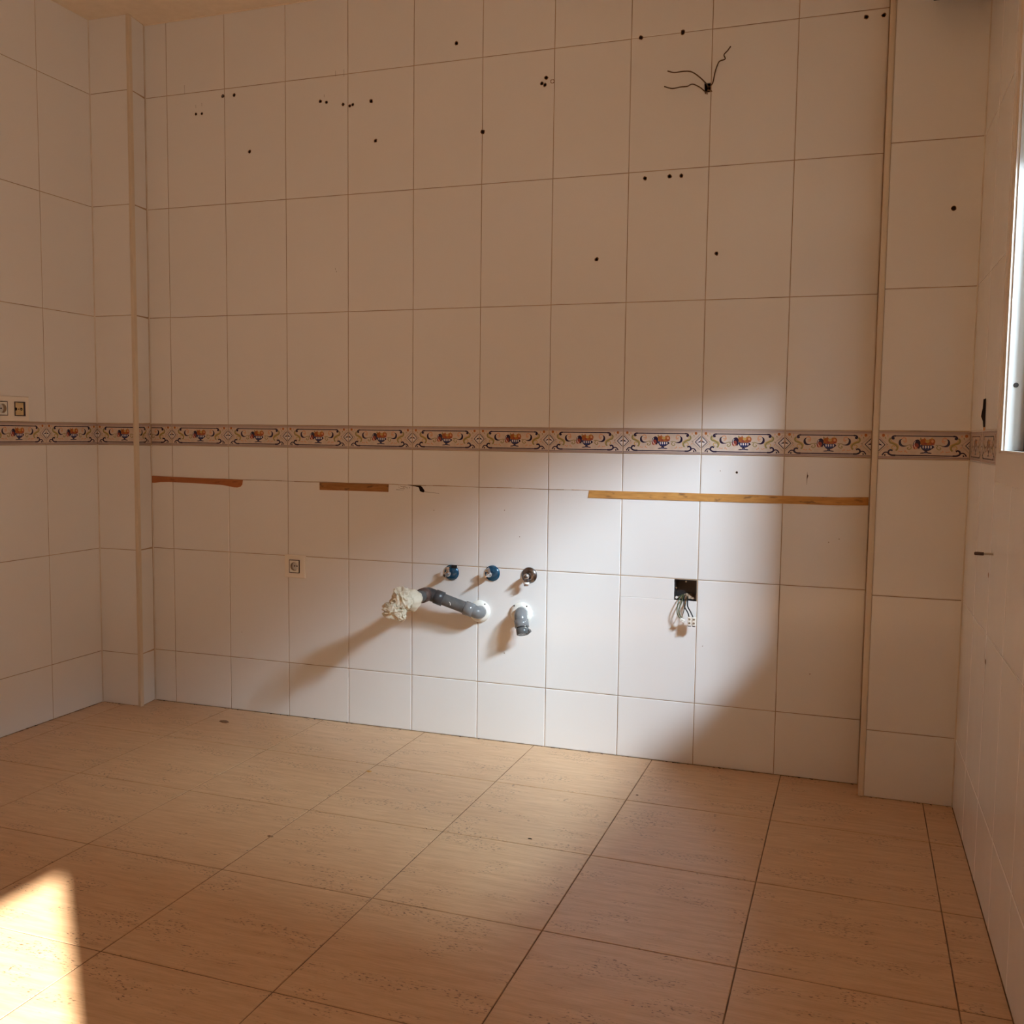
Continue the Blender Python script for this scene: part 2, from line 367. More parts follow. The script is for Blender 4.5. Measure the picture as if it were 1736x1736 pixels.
def border_mesh(w, h, c0, c1):
    """w, h in metres; shows the part c0..c1 (cm) of the 25 cm design"""
    key = (round(w, 4), round(h, 4), round(c0, 2), round(c1, 2))
    if key in border_cache: return border_cache[key]
    mb = MB(); e = .0010
    R = [[(0, .008, 0), (w, .008, 0), (w, .008, h), (0, .008, h)], [(0, .0009, 0), (w, .0009, 0), (w, .0009, h), (0, .0009, h)],
         [(e, -.0003, e), (w-e, -.0003, e), (w-e, -.0003, h-e), (e, -.0003, h-e)]]
    fs = []
    for q in range(2):
        for i in range(4): j = (i+1) % 4; fs.append((q*4+i, q*4+j, q*4+4+j, q*4+4+i))
    fs.append((8, 9, 10, 11)); mb.add([p for r in R for p in r], fs, 'b_base')
    sx = (w-2*e)/(c1-c0); sz = (h-2*e)/8
    for i, (k, p) in enumerate(DESIGN):
        p = clip_x(p, c0, c1)
        if not p: continue
        ar = sum(p[q][0]*p[(q+1) % len(p)][1]-p[(q+1) % len(p)][0]*p[q][1] for q in range(len(p)))
        if ar < 0: p = p[::-1]
        y = -.0003 - .00001*(1 + i*.045)
        mb.add([(e+(a-c0)*sx, y, e+max(0, min(8, c))*sz) for a, c in p], [tuple(range(len(p)))], k)
    me = mb.mesh('border_tile'); border_cache[key] = me; return me

# ------------------------------------------------------------------ the room
XL, XR, YR, ZC = -.2675, 2.7578, -.0967, 2.5567
YREAR = -5.40
ROWS = [0.0, .2015, .6015, .9990, 1.0792, 1.4803, 1.8840, 2.2925, ZC]     # row 3 is the printed border
XS = [-.0985, -.0032, .2488, .5028, .7518, 1.0024, 1.2511, 1.4979, 1.7479, 1.9986, 2.2514, 2.5015]
G = .0023
wall_back = None
def wall_box(name, a, b, extra=None):
    mb = MB(); mb.box(a, b, 'white_wall'); return link(name, mb.mesh(name), kind='structure')

# drill holes on the back wall (x, z, radius)
HOLES = [(.125, 2.2149, .0042), (.1511, 2.2141, .0042), (.2907, 2.2662, .005), (.3533, 2.0621, .0052),
         (.6439, 2.2100, .0048), (.6682, 2.2046, .0048), (.7339, 2.1912, .0045), (.7712, 2.1866, .0042),
         (.8420, 2.1913, .0055), (.8587, 2.0573, .005), (1.1573, 2.347, .0052), (1.4709, 2.2038, .005), (1.4917, 2.1904, .0052),
         (1.456, 2.1875, .005), (1.4667, 2.1818, .005), (1.8004, 1.8631, .0052), (1.8776, 1.8634, .0052),
         (1.9144, 1.8625, .0052), (2.0293, 1.6203, .0048), (1.6487, 1.6197, .0052), (2.4384, 2.2731, .0052), (2.4860, 2.2722, .005), (2.1104, .9462, .003)]
PLUGS = [(.7600, 2.1831, .0042), (.2424, 2.2675, .0052), (1.2535, 2.0533, .0056), (1.7772, 2.2925, .0054), (1.9082, 2.2929, .0056)]
hole_polys = [circ(x, z, r*.88, 12, .12) for x, z, r in HOLES]
BOX = (1.9250, 1.9962, .5325, .6000)
CAB = [(1.9745, 2.1350), (2.0000, 2.1352), (2.0000, 2.1085), (1.9775, 2.1059)]
box_poly = [(BOX[0], BOX[2]), (BOX[1], BOX[2]), (BOX[1], BOX[3]), (BOX[0], BOX[3])]
cab_poly = [CAB[3], (1.9968, 2.1085), (1.9968, 2.1352), CAB[0]]

# wall_back: grout bed with the real openings, tiles as children
mb = MB()
face_with_holes(mb, [(-.6, -.1), (3.1, -.1), (3.1, 2.8), (-.6, 2.8)], hole_polys + [box_poly, cab_poly], .0016, 'grout')
mb.add([(-.6,.0016,-.1),(3.1,.0016,-.1),(3.1,.0016,2.8),(-.6,.0016,2.8),(-.6,.17,-.1),(3.1,.17,-.1),(3.1,.17,2.8),(-.6,.17,2.8)],
       [(4,7,6,5),(0,4,5,1),(1,5,6,2),(2,6,7,3),(3,7,4,0)], 'grout')
wall_back = link('wall_back', mb.mesh('wall_back'), kind='structure')

def inside(poly, x0, x1, z0, z1):
    xs = [p[0] for p in poly]; zs = [p[1] for p in poly]
    return min(xs) > x0+.004 and max(xs) < x1-.004 and min(zs) > z0+.0005 and max(zs) < z1-.0005
for r in range(8):
    z0, z1 = ROWS[r]+G/2, ROWS[r+1]-G/2
    if r == 0: z0 = .001
    if r == 7: z1 = ZC
    for c in range(11):
        x0, x1 = XS[c]+G/2, XS[c+1]-G/2
        if r == 3:
            c0, c1 = (15.6, 25) if c == 0 else (0, 25)
            link('border_tile', border_mesh(x1-x0, z1-z0, c0, c1), wall_back, (x0, 0, z0)); continue
        hs = []
        for h in hole_polys:
            if inside(h, x0, x1, z0, z1): hs.append([(a-x0, b_-z0) for a, b_ in h])
        if r == 1 and c == 8:
            # tile cut back along its top right corner for the box: built as an L of two pieces of one mesh
            t = MB(); W, H = x1-x0, z1-z0; bx, bz = BOX[0]-x0, BOX[2]-z0
            t.bbox((0, 0, 0), (W, .008, bz), 'tile', .001); t.bbox((0, 0, bz), (bx, .008, H), 'tile', .001)
            link('tile', t.mesh('tile'), wall_back, (x0, 0, z0)); continue
        if inside(cab_poly, x0-.01, x1+.01, z0, z1) and x0 < 1.97:
            t = MB(); W, H = x1-x0, z1-z0; a, b_, d = cab_poly[0][0]-x0, cab_poly[0][1]-z0, cab_poly[3][1]-z0
            face_with_holes(t, [(0, 0), (W, 0), (W, b_), (a+.002, b_), (a, d), (W, d), (W, H), (0, H)], [], 0, 'tile')
            pts = [(0, 0), (W, 0), (W, b_), (a+.002, b_), (a, d), (W, d), (W, H), (0, H)]; n = 8
            t.add([(p, 0, q) for p, q in pts]+[(p, .008, q) for p, q in pts], [(i, (i+1) % n, n+(i+1) % n, n+i) for i in range(n)], 'tile')
            link('tile', t.mesh('tile'), wall_back, (x0, 0, z0)); continue
        link('tile', tile_mesh(x1-x0, z1-z0, 'tile', hs or None), wall_back, (x0, 0, z0))

def cup(poly, depth, y0=0):
    mb = MB(); n = len(poly); cx_ = sum(p[0] for p in poly)/n; cz = sum(p[1] for p in poly)/n
    q = [(a-cx_, b_-cz) for a, b_ in poly]
    mb.add([(a, y0, b_) for a, b_ in q] + [(a*.92, depth, b_*.92) for a, b_ in q], [(i, n+i, n+(i+1) % n, (i+1) % n) for i in range(n)] + [tuple(range(n, 2*n))], 'hole')
    o = [(a*random.uniform(1.25, 1.75), b_*random.uniform(1.25, 1.75)) for a, b_ in q]
    mb.add([(a, -.0002, b_) for a, b_ in o] + [(a, -.0002, b_) for a, b_ in q], [(i, (i+1) % n, n+(i+1) % n, n+i) for i in range(n)], 'chip')
    return mb.mesh('drill_hole'), (cx_, 0, cz)
for h in hole_polys:
    me, l = cup(h, .02); link('drill_hole', me, wall_back, l)
for x, z, r in PLUGS:
    mb = MB(); p = circ(0, 0, r, 11, .2); o = [(a*1.4, b_*1.35) for a, b_ in p]; n = 11
    mb.add([(a, -.0005, b_) for a, b_ in p], [tuple(range(n))], 'hole'); mb.add([(a, -.0003, b_) for a, b_ in o], [tuple(range(n))], 'chip')
    if x < .3: mb.add([(-.003, -.0007, -.001), (.001, -.0007, -.002), (.002, -.0007, .003), (-.002, -.0007, .003)], [(0, 1, 2, 3)], 'pvc_light')
    link('drill_hole', mb.mesh('drill_hole'), wall_back, (x, 0, z))
# scratches, cracks and chips in the glaze
def decal(name, pts, k, parent=wall_back, y=-.0003):
    mb = MB(); mb.add([(a, y, b_) for a, b_ in pts], [tuple(range(len(pts)))], k); return link(name, mb.mesh(name), parent)
for x, z0, z1 in ((.0772, 2.290, 2.3235), (.7046, 2.2893, 2.3072), (.7369, 2.284, 2.3085), (.1255, 2.236, 2.247), (.1515, 2.24, 2.252), (.6596, 2.222, 2.232)):
    decal('pencil_mark', [(x-.0004, z0), (x+.0005, z0), (x+.0004, z1), (x-.0005, z1)], 'pencil')
decal('crack', [(2.3203, .914), (2.3209, .914), (2.3213, .932), (2.3242, .9415), (2.3213, .946), (2.3207, .9545), (2.3195, .934)], 'pencil')
decal('chip', [(.7015, 1.627), (.7022, 1.6265), (.7015, 1.634), (.7005, 1.634)], 'pencil'); decal('chip', [(.7053, 1.620), (.7075, 1.6195), (.7072, 1.6222), (.7055, 1.6225)], 'pencil')
for x, z in ((2.39, .741), (1.40, .712), (1.085, .79), (1.345, .80), (2.42, .752), (2.35, .33), (2.02, .39), (.30, .30), (1.35, .31), (2.06, .95)):
    decal('chip', circ(x, z, .0016, 6, .4), 'chip')
# broken spot under the old worktop line, and the sealant line the worktop left
mb = MB()
P = [(.9861, .8745), (.9861, .8765), (1.0324, .8766), (1.041, .869), (1.0499, .8573), (1.0461, .8507), (1.0375, .8530), (1.0315, .8552), (1.029, .864), (1.027, .868), (1.015, .871), (1.008, .8718)]
face_with_holes(mb, P, [], -.0004, 'hole')
for a, b_ in (((1.046, .853), (1.105, .849)), ((.962, .868), (.985, .866)), ((.955, .862), (.975, .8605)), ((.94, .857), (.97, .8565))):
    mb.add([(a[0], -.0004, a[1]), (b_[0], -.0004, b_[1]), (b_[0], -.0004, b_[1]+.0006), (a[0], -.0004, a[1]+.0014)], [(0, 1, 2, 3)], 'pencil')
for i in range(14):
    x, z = random.uniform(.95, 1.0), random.uniform(.857, .872); mb.add([(a, -.0004, c) for a, c in circ(x, z, .0012, 5, .5)], [tuple(range(5))], 'chip')
link('broken_tile_spot', mb.mesh('broken_tile_spot'), wall_back)
mb = MB()
xs = [-.098 + i*.0262 for i in range(100)]
for i in range(99):
    if xs[i] > 1.66: break
    t0, t1 = .0008+.0007*random.random(), .0008+.0007*random.random(); z = .8757+.0006*math.sin(i*.7)
    zb = .8757+.0006*math.sin((i+1)*.7)
    mb.add([(xs[i], -.0002, z-t0), (xs[i+1], -.0002, zb-t0), (xs[i+1], -.0010, zb+.0003), (xs[i], -.0010, z+.0003), (xs[i+1], -.0002, zb+t0), (xs[i], -.0002, z+t0)], [(0, 1, 2, 3), (3, 2, 4, 5)], 'grout')
link('sealant_line', mb.mesh('sealant_line'), wall_back)

def tile_wall(parent, org, rotz, us, rows=None, windows=(), zrows=range(8), cuts=None):
    """us: joint positions along the wall, windows: (u0, u1, z0, z1) openings left free"""
    R = Matrix.Rotation(rotz, 4, 'Z'); org = Vector(org)
    for r in zrows:
        for c in range(len(us)-1):
            z0, z1 = ROWS[r]+G/2, ROWS[r+1]-G/2
            if r == 0: z0 = .001
            if r == 7: z1 = ZC
            pieces = [(us[c]+G/2, us[c+1]-G/2, z0, z1)]
            for (a, b_, c0, d0) in windows:
                nw = []
                for (u0, u1, v0, v1) in pieces:
                    if u1 <= a or u0 >= b_ or v1 <= c0 or v0 >= d0: nw.append((u0, u1, v0, v1)); continue
                    if u0 < a: nw.append((u0, a, v0, v1)); u0 = a
                    if u1 > b_: nw.append((b_, u1, v0, v1)); u1 = b_
                    if v0 < c0: nw.append((u0, u1, v0, c0))
                    if v1 > d0: nw.append((u0, u1, d0, v1))
                pieces = nw
            for (u0, u1, v0, v1) in pieces:
                if u1-u0 < .006 or v1-v0 < .006: continue
                if r == 3:
                    full = us[c+1]-us[c]; lo = 25*(u0-us[c]-G/2)/.2474; hi = min(25, 25*(u1-us[c]-G/2)/.2474)
                    if cuts and c in cuts: lo, hi = cuts[c]
                    if hi - lo > 24.6: hi = 25
                    me = border_mesh(u1-u0, v1-v0, max(0, lo), hi); nm = 'border_tile'
                else: me = tile_mesh(u1-u0, v1-v0); nm = 'tile'
                o = link(nm, me, parent, org + R @ Vector((u0, 0, v0)), rotz)

# left wall (x = XL), tiles run from the corner towards the camera; looking at it u grows with +y
wl = MB(); wl.box((XL-.16, YREAR, -.1), (XL-.0016, .17, 2.8), 'grout'); wall_left = link('wall_left', wl.mesh('wall_left'), kind='structure')
ys_left = sorted([-.0985, -.3475] + [-.3475-.2495*i for i in range(1, 13)])
tile_wall(wall_left, (XL, 0, 0), PI/2, ys_left)

# left corner pillar: front face y = -.0985 from XL to -.083, side back to the wall at x = -.0995
mb = MB(); a0, a1 = (-.0845, -.0969), (-.0995, .0)
px = [(XL-.05, -.0969), (-.0865, -.0969), (-.1013, .01), (XL-.05, .01)]
mb.add([(x, y, 0) for x, y in px] + [(x, y, 2.6) for x, y in px], [(0, 1, 5, 4), (1, 2, 6, 5), (2, 3, 7, 6), (3, 0, 4, 7), (3, 2, 1, 0), (4, 5, 6, 7)], 'grout')
pil_l = link('wall_pillar_left', mb.mesh('wall_pillar_left'), kind='structure')
tile_wall(pil_l, (0, -.0985, 0), 0, [XL, -.0975], cuts={0: (0, 17.0)})
ang = math.atan2(.0985, -.0140)      # side face direction, seen from the room u grows towards the back wall
tile_wall(pil_l, (-.0858, -.0985, 0), ang, [.010, .0975], cuts={0: (16.2, 25)})
def bead(name, x, y, w, z0=0, z1=ZC, d=.012, flip=1):
    """rounded plastic corner bead"""
    mb = MB(); pr = [(0, 0), (w*.08, -.0016), (w*.35, -.0026), (w*.75, -.0028), (w*.95, -.0018), (w, .0005), (w, d), (0, d)]
    pr = [(x+flip*(a), y+b_) for a, b_ in pr]
    n = len(pr); mb.add([(a, b_, z0) for a, b_ in pr]+[(a, b_, z1) for a, b_ in pr], [(i, (i+1) % n, n+(i+1) % n, n+i) if flip > 0 else (i, n+i, n+(i+1) % n, (i+1) % n) for i in range(n)], 'trim')
    mb.add([(a, b_, z0) for a, b_ in pr], [tuple(range(n))], 'trim'); mb.add([(a, b_, z1) for a, b_ in pr], [tuple(range(n))], 'trim')
    return link(name, mb.mesh(name), kind='structure')
bead('trim_1', -.0985, -.0990, .0155, .0005)
# right corner pillar: front face y = YR from 2.4985 to XR
mb = MB(); mb.box((2.5020, YR+.0016, -.1), (XR+.1, .01, 2.6), 'grout'); pil_r = link('wall_pillar_right', mb.mesh('wall_pillar_right'), kind='structure')
tile_wall(pil_r, (0, YR, 0), 0, [2.5166, XR], cuts={0: (0, 24.3)})
bead('trim_2', 2.5015, YR-.0004, .0155, .0005)
# pillar front has one drilled hole
mb = MB(); p = circ(0, 0, .0055, 12, .1)
mb.add([(a, -.0006, b_) for a, b_ in p], [tuple(range(12))], 'hole'); mb.add([(a*1.3, -.0004, b_*1.3) for a, b_ in p], [tuple(range(12))], 'chip')
link('drill_hole', mb.mesh('drill_hole'), pil_r, (2.6866, YR, 1.6943))

# right wall with window and balcony door openings (built from blocks, opening reveals 19 cm deep)
WY0, WY1, WZ0, WZ1 = -.7232, -1.52, 1.034, 2.20      # clear opening inside the trim
DY0, DY1, DZ = -3.30, -4.20, 2.25
TH = .20
mb = MB(); X0, X1 = XR+.0016, XR+TH
for (a, b_, c0, d0) in ((.17, WY0, -.1, 2.8), (WY0, WY1, -.1, WZ0), (WY0, WY1, WZ1, 2.8), (WY1, DY0, -.1, 2.8), (DY0, DY1, DZ, 2.8), (DY0, DY1, -.1, -.002), (DY1, YREAR-.1, -.1, 2.8)):
    mb.box((X0, b_, c0), (X1, a, d0), 'facade')
wall_right = link('wall_right', mb.mesh('wall_right'), kind='structure')
us = [-YR] + [.3467+.25*i for i in range(18)]
us = [u for u in us if u < 4.7]
tile_wall(wall_right, (XR, 0, 0), -PI/2, us, windows=((-WY0-.02, -WY1+.02, WZ0-.02, WZ1+.02), (-DY0-.02, -DY1+.02, -.1, DZ+.02)), cuts={0: (0, 25)})

# window: trim on the wall, frame in the opening, sash, pane, roller shutter half down
win = bpy.data.objects.new('window_1', None); COL.objects.link(win); win['kind'] = 'structure'; win.location = (XR, (WY0+WY1)/2, WZ0)
def wpart(name, mb, parent=win, **kw):
    o = link(name, mb.mesh(name), parent, **kw); o.location = (-XR, -(WY0+WY1)/2, -WZ0) if parent is win else (0, 0, 0); return o
tw = .076
mb = MB()
for (a, b_, c0, d0) in ((WY0+tw, WY0, WZ0-.072, WZ1+.07), (WY1, WY1-tw, WZ0-.072, WZ1+.07), (WY0, WY1, WZ0-.072, WZ0), (WY0, WY1, WZ1, WZ1+.07)):
    mb.box((XR-.006, b_, c0), (XR+.004, a, d0), 'alu_cream')
wpart('window_trim', mb)
mb = MB()        # raised inner lip of the trim, the step seen along the bottom and the side
l = .034
for (a, b_, c0, d0) in ((WY0+.030, WY0+.014, WZ0-l, WZ1+.012), (WY1-.014, WY1-.030, WZ0-l, WZ1+.012), (WY0+.014, WY1-.014, WZ0-l, WZ0-.006), (WY0, WY1, WZ1+.006, WZ1+.020)):
    mb.box((XR-.0095, b_, c0), (XR-.006, a, d0), 'alu_cream')
wpart('trim_lip', mb)
mb = MB(); fx0, fx1 = XR, XR+.16
for (a, b_, c0, d0) in ((WY0, WY0-.004, WZ0, WZ1), (WY1+.004, WY1, WZ0, WZ1), (WY0, WY1, WZ0-.004, WZ0), (WY0, WY1, WZ1, WZ1+.004)):
    mb.box((fx0, b_, c0), (fx1, a, d0), 'alu')
frame = wpart('window_frame', mb)
mb = MB(); mb.lathe([(0, .0052), (.0015, .0052), (.0022, .004)], (XR+.0157, WY0-.004, 1.1758), (0, -1, 0), 'black_plastic', 16)
wpart('screw_cap', mb, label='black round screw cap')
def sash(name, x, ya, yb):
    mb = MB(); s = .045; z0, z1 = WZ0+.002, WZ1-.002
    for (a, b_, c0, d0) in ((ya, ya-s, z0, z1), (yb+s, yb, z0, z1), (ya-s, yb+s, z0, z0+s), (ya-s, yb+s, z1-s, z1)):
        mb.box((x, b_, c0), (x+.026, a, d0), 'alu')
    o = wpart(name, mb)
    g = MB(); g.box((x+.010, yb+s, z0+s), (x+.015, ya-s, z1-s), 'glass'); p = link('window_pane', g.mesh('window_pane'), o); return o
sash('window_sash', XR+.085, WY0-.42, WY1+.006)      # far sash slid towards the near one: the right half stands open
sash('window_sash', XR+.116, WY0-.40, WY1+.004)
mb = MB(); mb.box((XR+.040, WY0-.038, WZ0), (XR+.052, WY0-.004, WZ1), 'alu')
wpart('frame_stop', mb)
mb = MB(); mb.box((XR+.0365, WY0-.012, WZ0), (XR+.040, WY0-.004, WZ1), 'black_plastic')
wpart('brush_seal', mb, label='dark brush seal in the frame channel')
SHB = 1.765          # lower edge of the roller shutter
for i in range(10):
    mb = MB(); z = SHB+i*.045; mb.bbox((-.01, 0, 0), (WY0-WY1-.0, .008, .043), 'shutter', .002)
    o = link('shutter_slat', mb.mesh('shutter_slat'), win); o.rotation_euler = (0, 0, -PI/2); o.location = (.165, WY0-(WY0+WY1)/2, z-WZ0)
# balcony door behind the camera: open frame
dr = bpy.data.objects.new('door_1', None); COL.objects.link(dr); dr['kind'] = 'structure'; dr.location = (XR, (DY0+DY1)/2, 0)
mb = MB()
for (a, b_, c0, d0) in ((DY0+.06, DY0, 0, DZ+.06), (DY1, DY1-.06, 0, DZ+.06), (DY0, DY1, DZ, DZ+.06)):
    mb.box((XR-.012, b_, c0), (XR+.004, a, d0), 'alu_cream')
link('door_frame', mb.mesh('door_frame'), dr, (-XR, -(DY0+DY1)/2, 0))

# rear wall, ceiling
wall_box('wall_rear', (XL-.1, YREAR-.15, -.1), (XR+.2, YREAR, 2.8))
mb = MB(); mb.box((XL-.2, YREAR-.2, ZC), (XR+TH, .17, ZC+.15), 'plaster'); link('ceiling', mb.mesh('ceiling'), kind='structure')
mb = MB()      # thin bead of paint where ceiling meets the back wall
mb.box((-.0985, -.004, ZC-.004), (2.5, .001, ZC+.001), 'plaster'); link('trim_3', mb.mesh('trim_3'), kind='structure')

# floor
mb = MB(); mb.box((XL-.05, YREAR, -.12), (XR+.05, .02, -.0013), 'floor_grout'); floor = link('floor', mb.mesh('floor'), kind='structure')
def clip_half(poly, nx, ny, c):
    out = []
    for i in range(len(poly)):
        a, b_ = poly[i], poly[(i+1) % len(poly)]; da, db = nx*a[0]+ny*a[1]-c, nx*b_[0]+ny*b_[1]-c
        if da >= 0: out.append(a)
        if (da >= 0) != (db >= 0): t = da/(da-db); out.append((a[0]+t*(b_[0]-a[0]), a[1]+t*(b_[1]-a[1])))
    return out
FW, FD, RA = .40652, .39868, .01028
def fp(c, r):
    y = -.7624 - r*FD
    return (.6472 + c*FW + RA*y, y - RA*c*FW)
for r in range(-2, 10):
    for c in range(-3, 6):
        g = .0015
        if r > -1 or True:
            A, B, C_, D = fp(c, r+1), fp(c+1, r+1), fp(c+1, r), fp(c, r)
        p = [(A[0]+g, A[1]+g), (B[0]-g, B[1]+g), (C_[0]-g, C_[1]-g), (D[0]+g, D[1]-g)]
        p = clip_half(p, 1, 0, XL+.0015)
        if p: p = clip_half(p, -1, 0, -(XR-.0015))
        if p: p = clip_half(p, 0, -1, .0015)
        if p: p = clip_half(p, 0, 1, YREAR+.002)
        if len(p) < 3: continue
        x0 = sum(q[0] for q in p)/len(p); y0 = sum(q[1] for q in p)/len(p)
        # keep the floor tiles in front of the two corner pillars
        if y0 > -.0 : continue
        n = len(p); e = .0009
        def ins(q):
            d = Vector((x0-q[0], y0-q[1])); d.normalize(); return (q[0]+d.x*e*1.4, q[1]+d.y*e*1.4)
        vs = [(a-x0, b_-y0, -.008) for a, b_ in p] + [(a-x0, b_-y0, -.0007) for a, b_ in p] + [(ins(q)[0]-x0, ins(q)[1]-y0, 0) for q in p]
        fs = [(k*n+i, k*n+(i+1) % n, (k+1)*n+(i+1) % n, (k+1)*n+i) for k in range(2) for i in range(n)] + [tuple(range(2*n, 3*n))]
        t = MB(); t.add(vs, fs, 'floor'); link('tile', t.mesh('floor_tile'), floor, (x0, y0, 0))
# marks on the floor: mortar crumbs and scuffs
def crumb(x, y, r, k='chip', h=.35):
    mb = MB(); n = 8; c = [(r*random.uniform(.6, 1.2)*math.cos(2*PI*i/n)*1.5, r*random.uniform(.5, 1)*math.sin(2*PI*i/n)) for i in range(n)]
    mb.loft([[(a, b_, 0) for a, b_ in c], [(a*.7, b_*.7, r*h) for a, b_ in c]], k); return mb.mesh('crumb'), (x, y, 0)
def litter(name, x, y, r, label, k='chip', h=.3, cat='debris'):
    me, l = crumb(x, y, r, k, h); return link(name, me, None, l, label=label, cat=cat)
litter('mortar_crumb', .3266, -.1537, .014, 'flat dark brown crumb lying on the floor by the back left pillar')
litter('mortar_crumb', 1.0574, -.4300, .007, 'small orange brown crumb on the floor joint below the drain pipes', 'wood_orange')
litter('mortar_crumb', 1.0435, -.9598, .006, 'small dark crumb on the floor joint in the middle of the room')
litter('mortar_crumb', 1.6842, -.7344, .0045, 'tiny dark crumb on the pale floor tile in front of the grey elbow', 'hole')
litter('mortar_crumb', 1.8852, -.3280, .0035, 'tiny dark crumb on the floor under the open junction box', 'hole')
mb = MB()     # crumbly mortar along the foot of the walls
def rag_line(a, b_, n, s):
    a, b_ = Vector(a), Vector(b_)
    for i in range(n):
        t = random.random(); p = a.lerp(b_, t); r = s*random.uniform(.4, 1.3)
        mb.add([(p.x+r*math.cos(q*1.05)*random.uniform(.7, 1.3)*1.3, p.y+r*math.sin(q*1.05)*random.uniform(.7, 1.2), .0004 if q % 2 else .0014) for q in range(6)], [tuple(range(6))], random.choice(['floor_grout', 'chip', 'rubble', 'hole']))
rag_line((XL+.003, -.75), (XL+.003, -.12), 46, .0042); rag_line((XL, -.102), (-.09, -.102), 8, .003)
rag_line((-.09, -.004), (2.49, -.004), 90, .0032); rag_line((2.51, YR-.004), (XR-.01, YR-.004), 12, .003)
link('mortar_residue', mb.mesh('mortar_residue'), floor, kind='stuff')
# outside: balcony slab and an added wall keeping direct sun off the kitchen window
mb = MB(); mb.box((XR+TH, -7.5, -.25), (XR+TH+3.2, 1.5, -.03), 'facade'); link('balcony_slab', mb.mesh('balcony_slab'), kind='structure')
mb = MB(); mb.box((XR+TH, -3.24, -.03), (XR+TH+2.75, -3.12, 4.7), 'facade'); link('sun_blocking_wall', mb.mesh('sun_blocking_wall'), kind='structure')

# ------------------------------------------------------------------ mastic and wood strips under the worktop line
def strip(name, pts, k, label, cat='strip', t=.0022):
    x0 = sum(p[0] for p in pts)/len(pts); z0 = sum(p[1] for p in pts)/len(pts)
    mb = MB(); q = [(a-x0, b_-z0) for a, b_ in pts]; n = len(q)
    face_with_holes(mb, q, [], -t, k)
    mb.add([(a, -t, b_) for a, b_ in q]+[(a, 0, b_) for a, b_ in q], [(i, (i+1) % n, n+(i+1) % n, n+i) for i in range(n)], k)
    return link(name, mb.mesh(name), None, (x0, 0, z0), label=label, cat=cat, group='strips left along the old worktop line')
top = lambda x: .8755 + random.uniform(-.0006, .0006)
strip('mastic_strip', [(-.0975, .8530), (-.085, .8535), (-.06, .8570), (-.02, .8585), (.06, .8575), (.15, .8560), (.215, .8540), (.250, .8500), (.270, .8465), (.287, .8460), (.3000, .8490), (.3085, .8570), (.3115, .8750), (.20, .8765), (.10, .8775), (0, .8785), (-.0975, .8800)], 'glue_brown',
      'reddish brown strip of old mastic with ragged blob end beside the left pillar')
strip('wooden_strip', [(.6361, .8477), (.70, .8480), (.80, .8484), (.9105, .8488), (.9116, .8752), (.80, .8750), (.70, .8746), (.6361, .8744)], 'wood_dark', 'short straight brown wooden strip stuck above the socket and rag')
up = [(1.6397+i*.0862, .8768+.0006*i*.35+random.uniform(-.0005, .0005)) for i in range(11)]; up[-1] = (2.4990, .8815)
lo = [(1.6371+i*.0862, .8520+.0006*i*.45) for i in range(11)]; lo[-1] = (2.4990, .8570); lo[0] = (1.6355, .852)
strip('wooden_strip', lo + up[::-1], 'wood_orange', 'long orange wooden strip running up to the right pillar above the junction box')

# ------------------------------------------------------------------ sockets
def ring(mb, x0, x1, z0, z1, t, y0, y1, k):
    for a, b_, c, d in ((x0, x1, z1-t, z1), (x0, x1, z0, z0+t), (x0, x0+t, z0+t, z1-t), (x1-t, x1, z0+t, z1-t)): mb.bbox((a, y0, c), (b_, y1, d), k, .0006)
def schuko(parent, cx_, cz, s=.0215):
    mb = MB(); ring(mb, cx_-s, cx_+s, cz-s*1.12, cz+s*1.12, .0026, -.0125, -.008, 'frame_dark'); link('surround', mb.mesh('surround'), parent, label='thin dark surround')
    mb = MB(); n = 28; q = s-.0026; qz = s*1.12-.0026; hole = circ(cx_, cz, q*.84, n)
    face_with_holes(mb, [(cx_-q, cz-qz), (cx_+q, cz-qz), (cx_+q, cz+qz), (cx_-q, cz+qz)], [hole], -.0122, 'white_plastic')
    mb.loft([[(a, -.0122, b_) for a, b_ in hole], [(cx_+(a-cx_)*.96, .002, cz+(b_-cz)*.96) for a, b_ in hole]], 'socket_brown', cap0=False, cap1=False)
    f = [(cx_+(a-cx_)*.97, .0018, cz+(b_-cz)*.97) for a, b_ in hole]; mb.add(f, [tuple(range(n))[::-1]], 'socket_brown'); mb.add(f, [tuple(range(n))], 'socket_brown')
    ins = link('socket_insert', mb.mesh('socket_insert'), parent)
    for s_ in (-1, 1):
        h = MB(); h.lathe([(0, .0026), (.0012, .0026)], (cx_+s_*.0047, .0008, cz), (0, -1, 0), 'hole', 12); link('pin_hole', h.mesh('pin_hole'), ins)
        h = MB(); h.box((cx_-.003, -.009, cz+s_*.0152-.0012), (cx_+.003, .002, cz+s_*.0152+.0012), 'metal'); link('earth_clip', h.mesh('earth_clip'), ins)
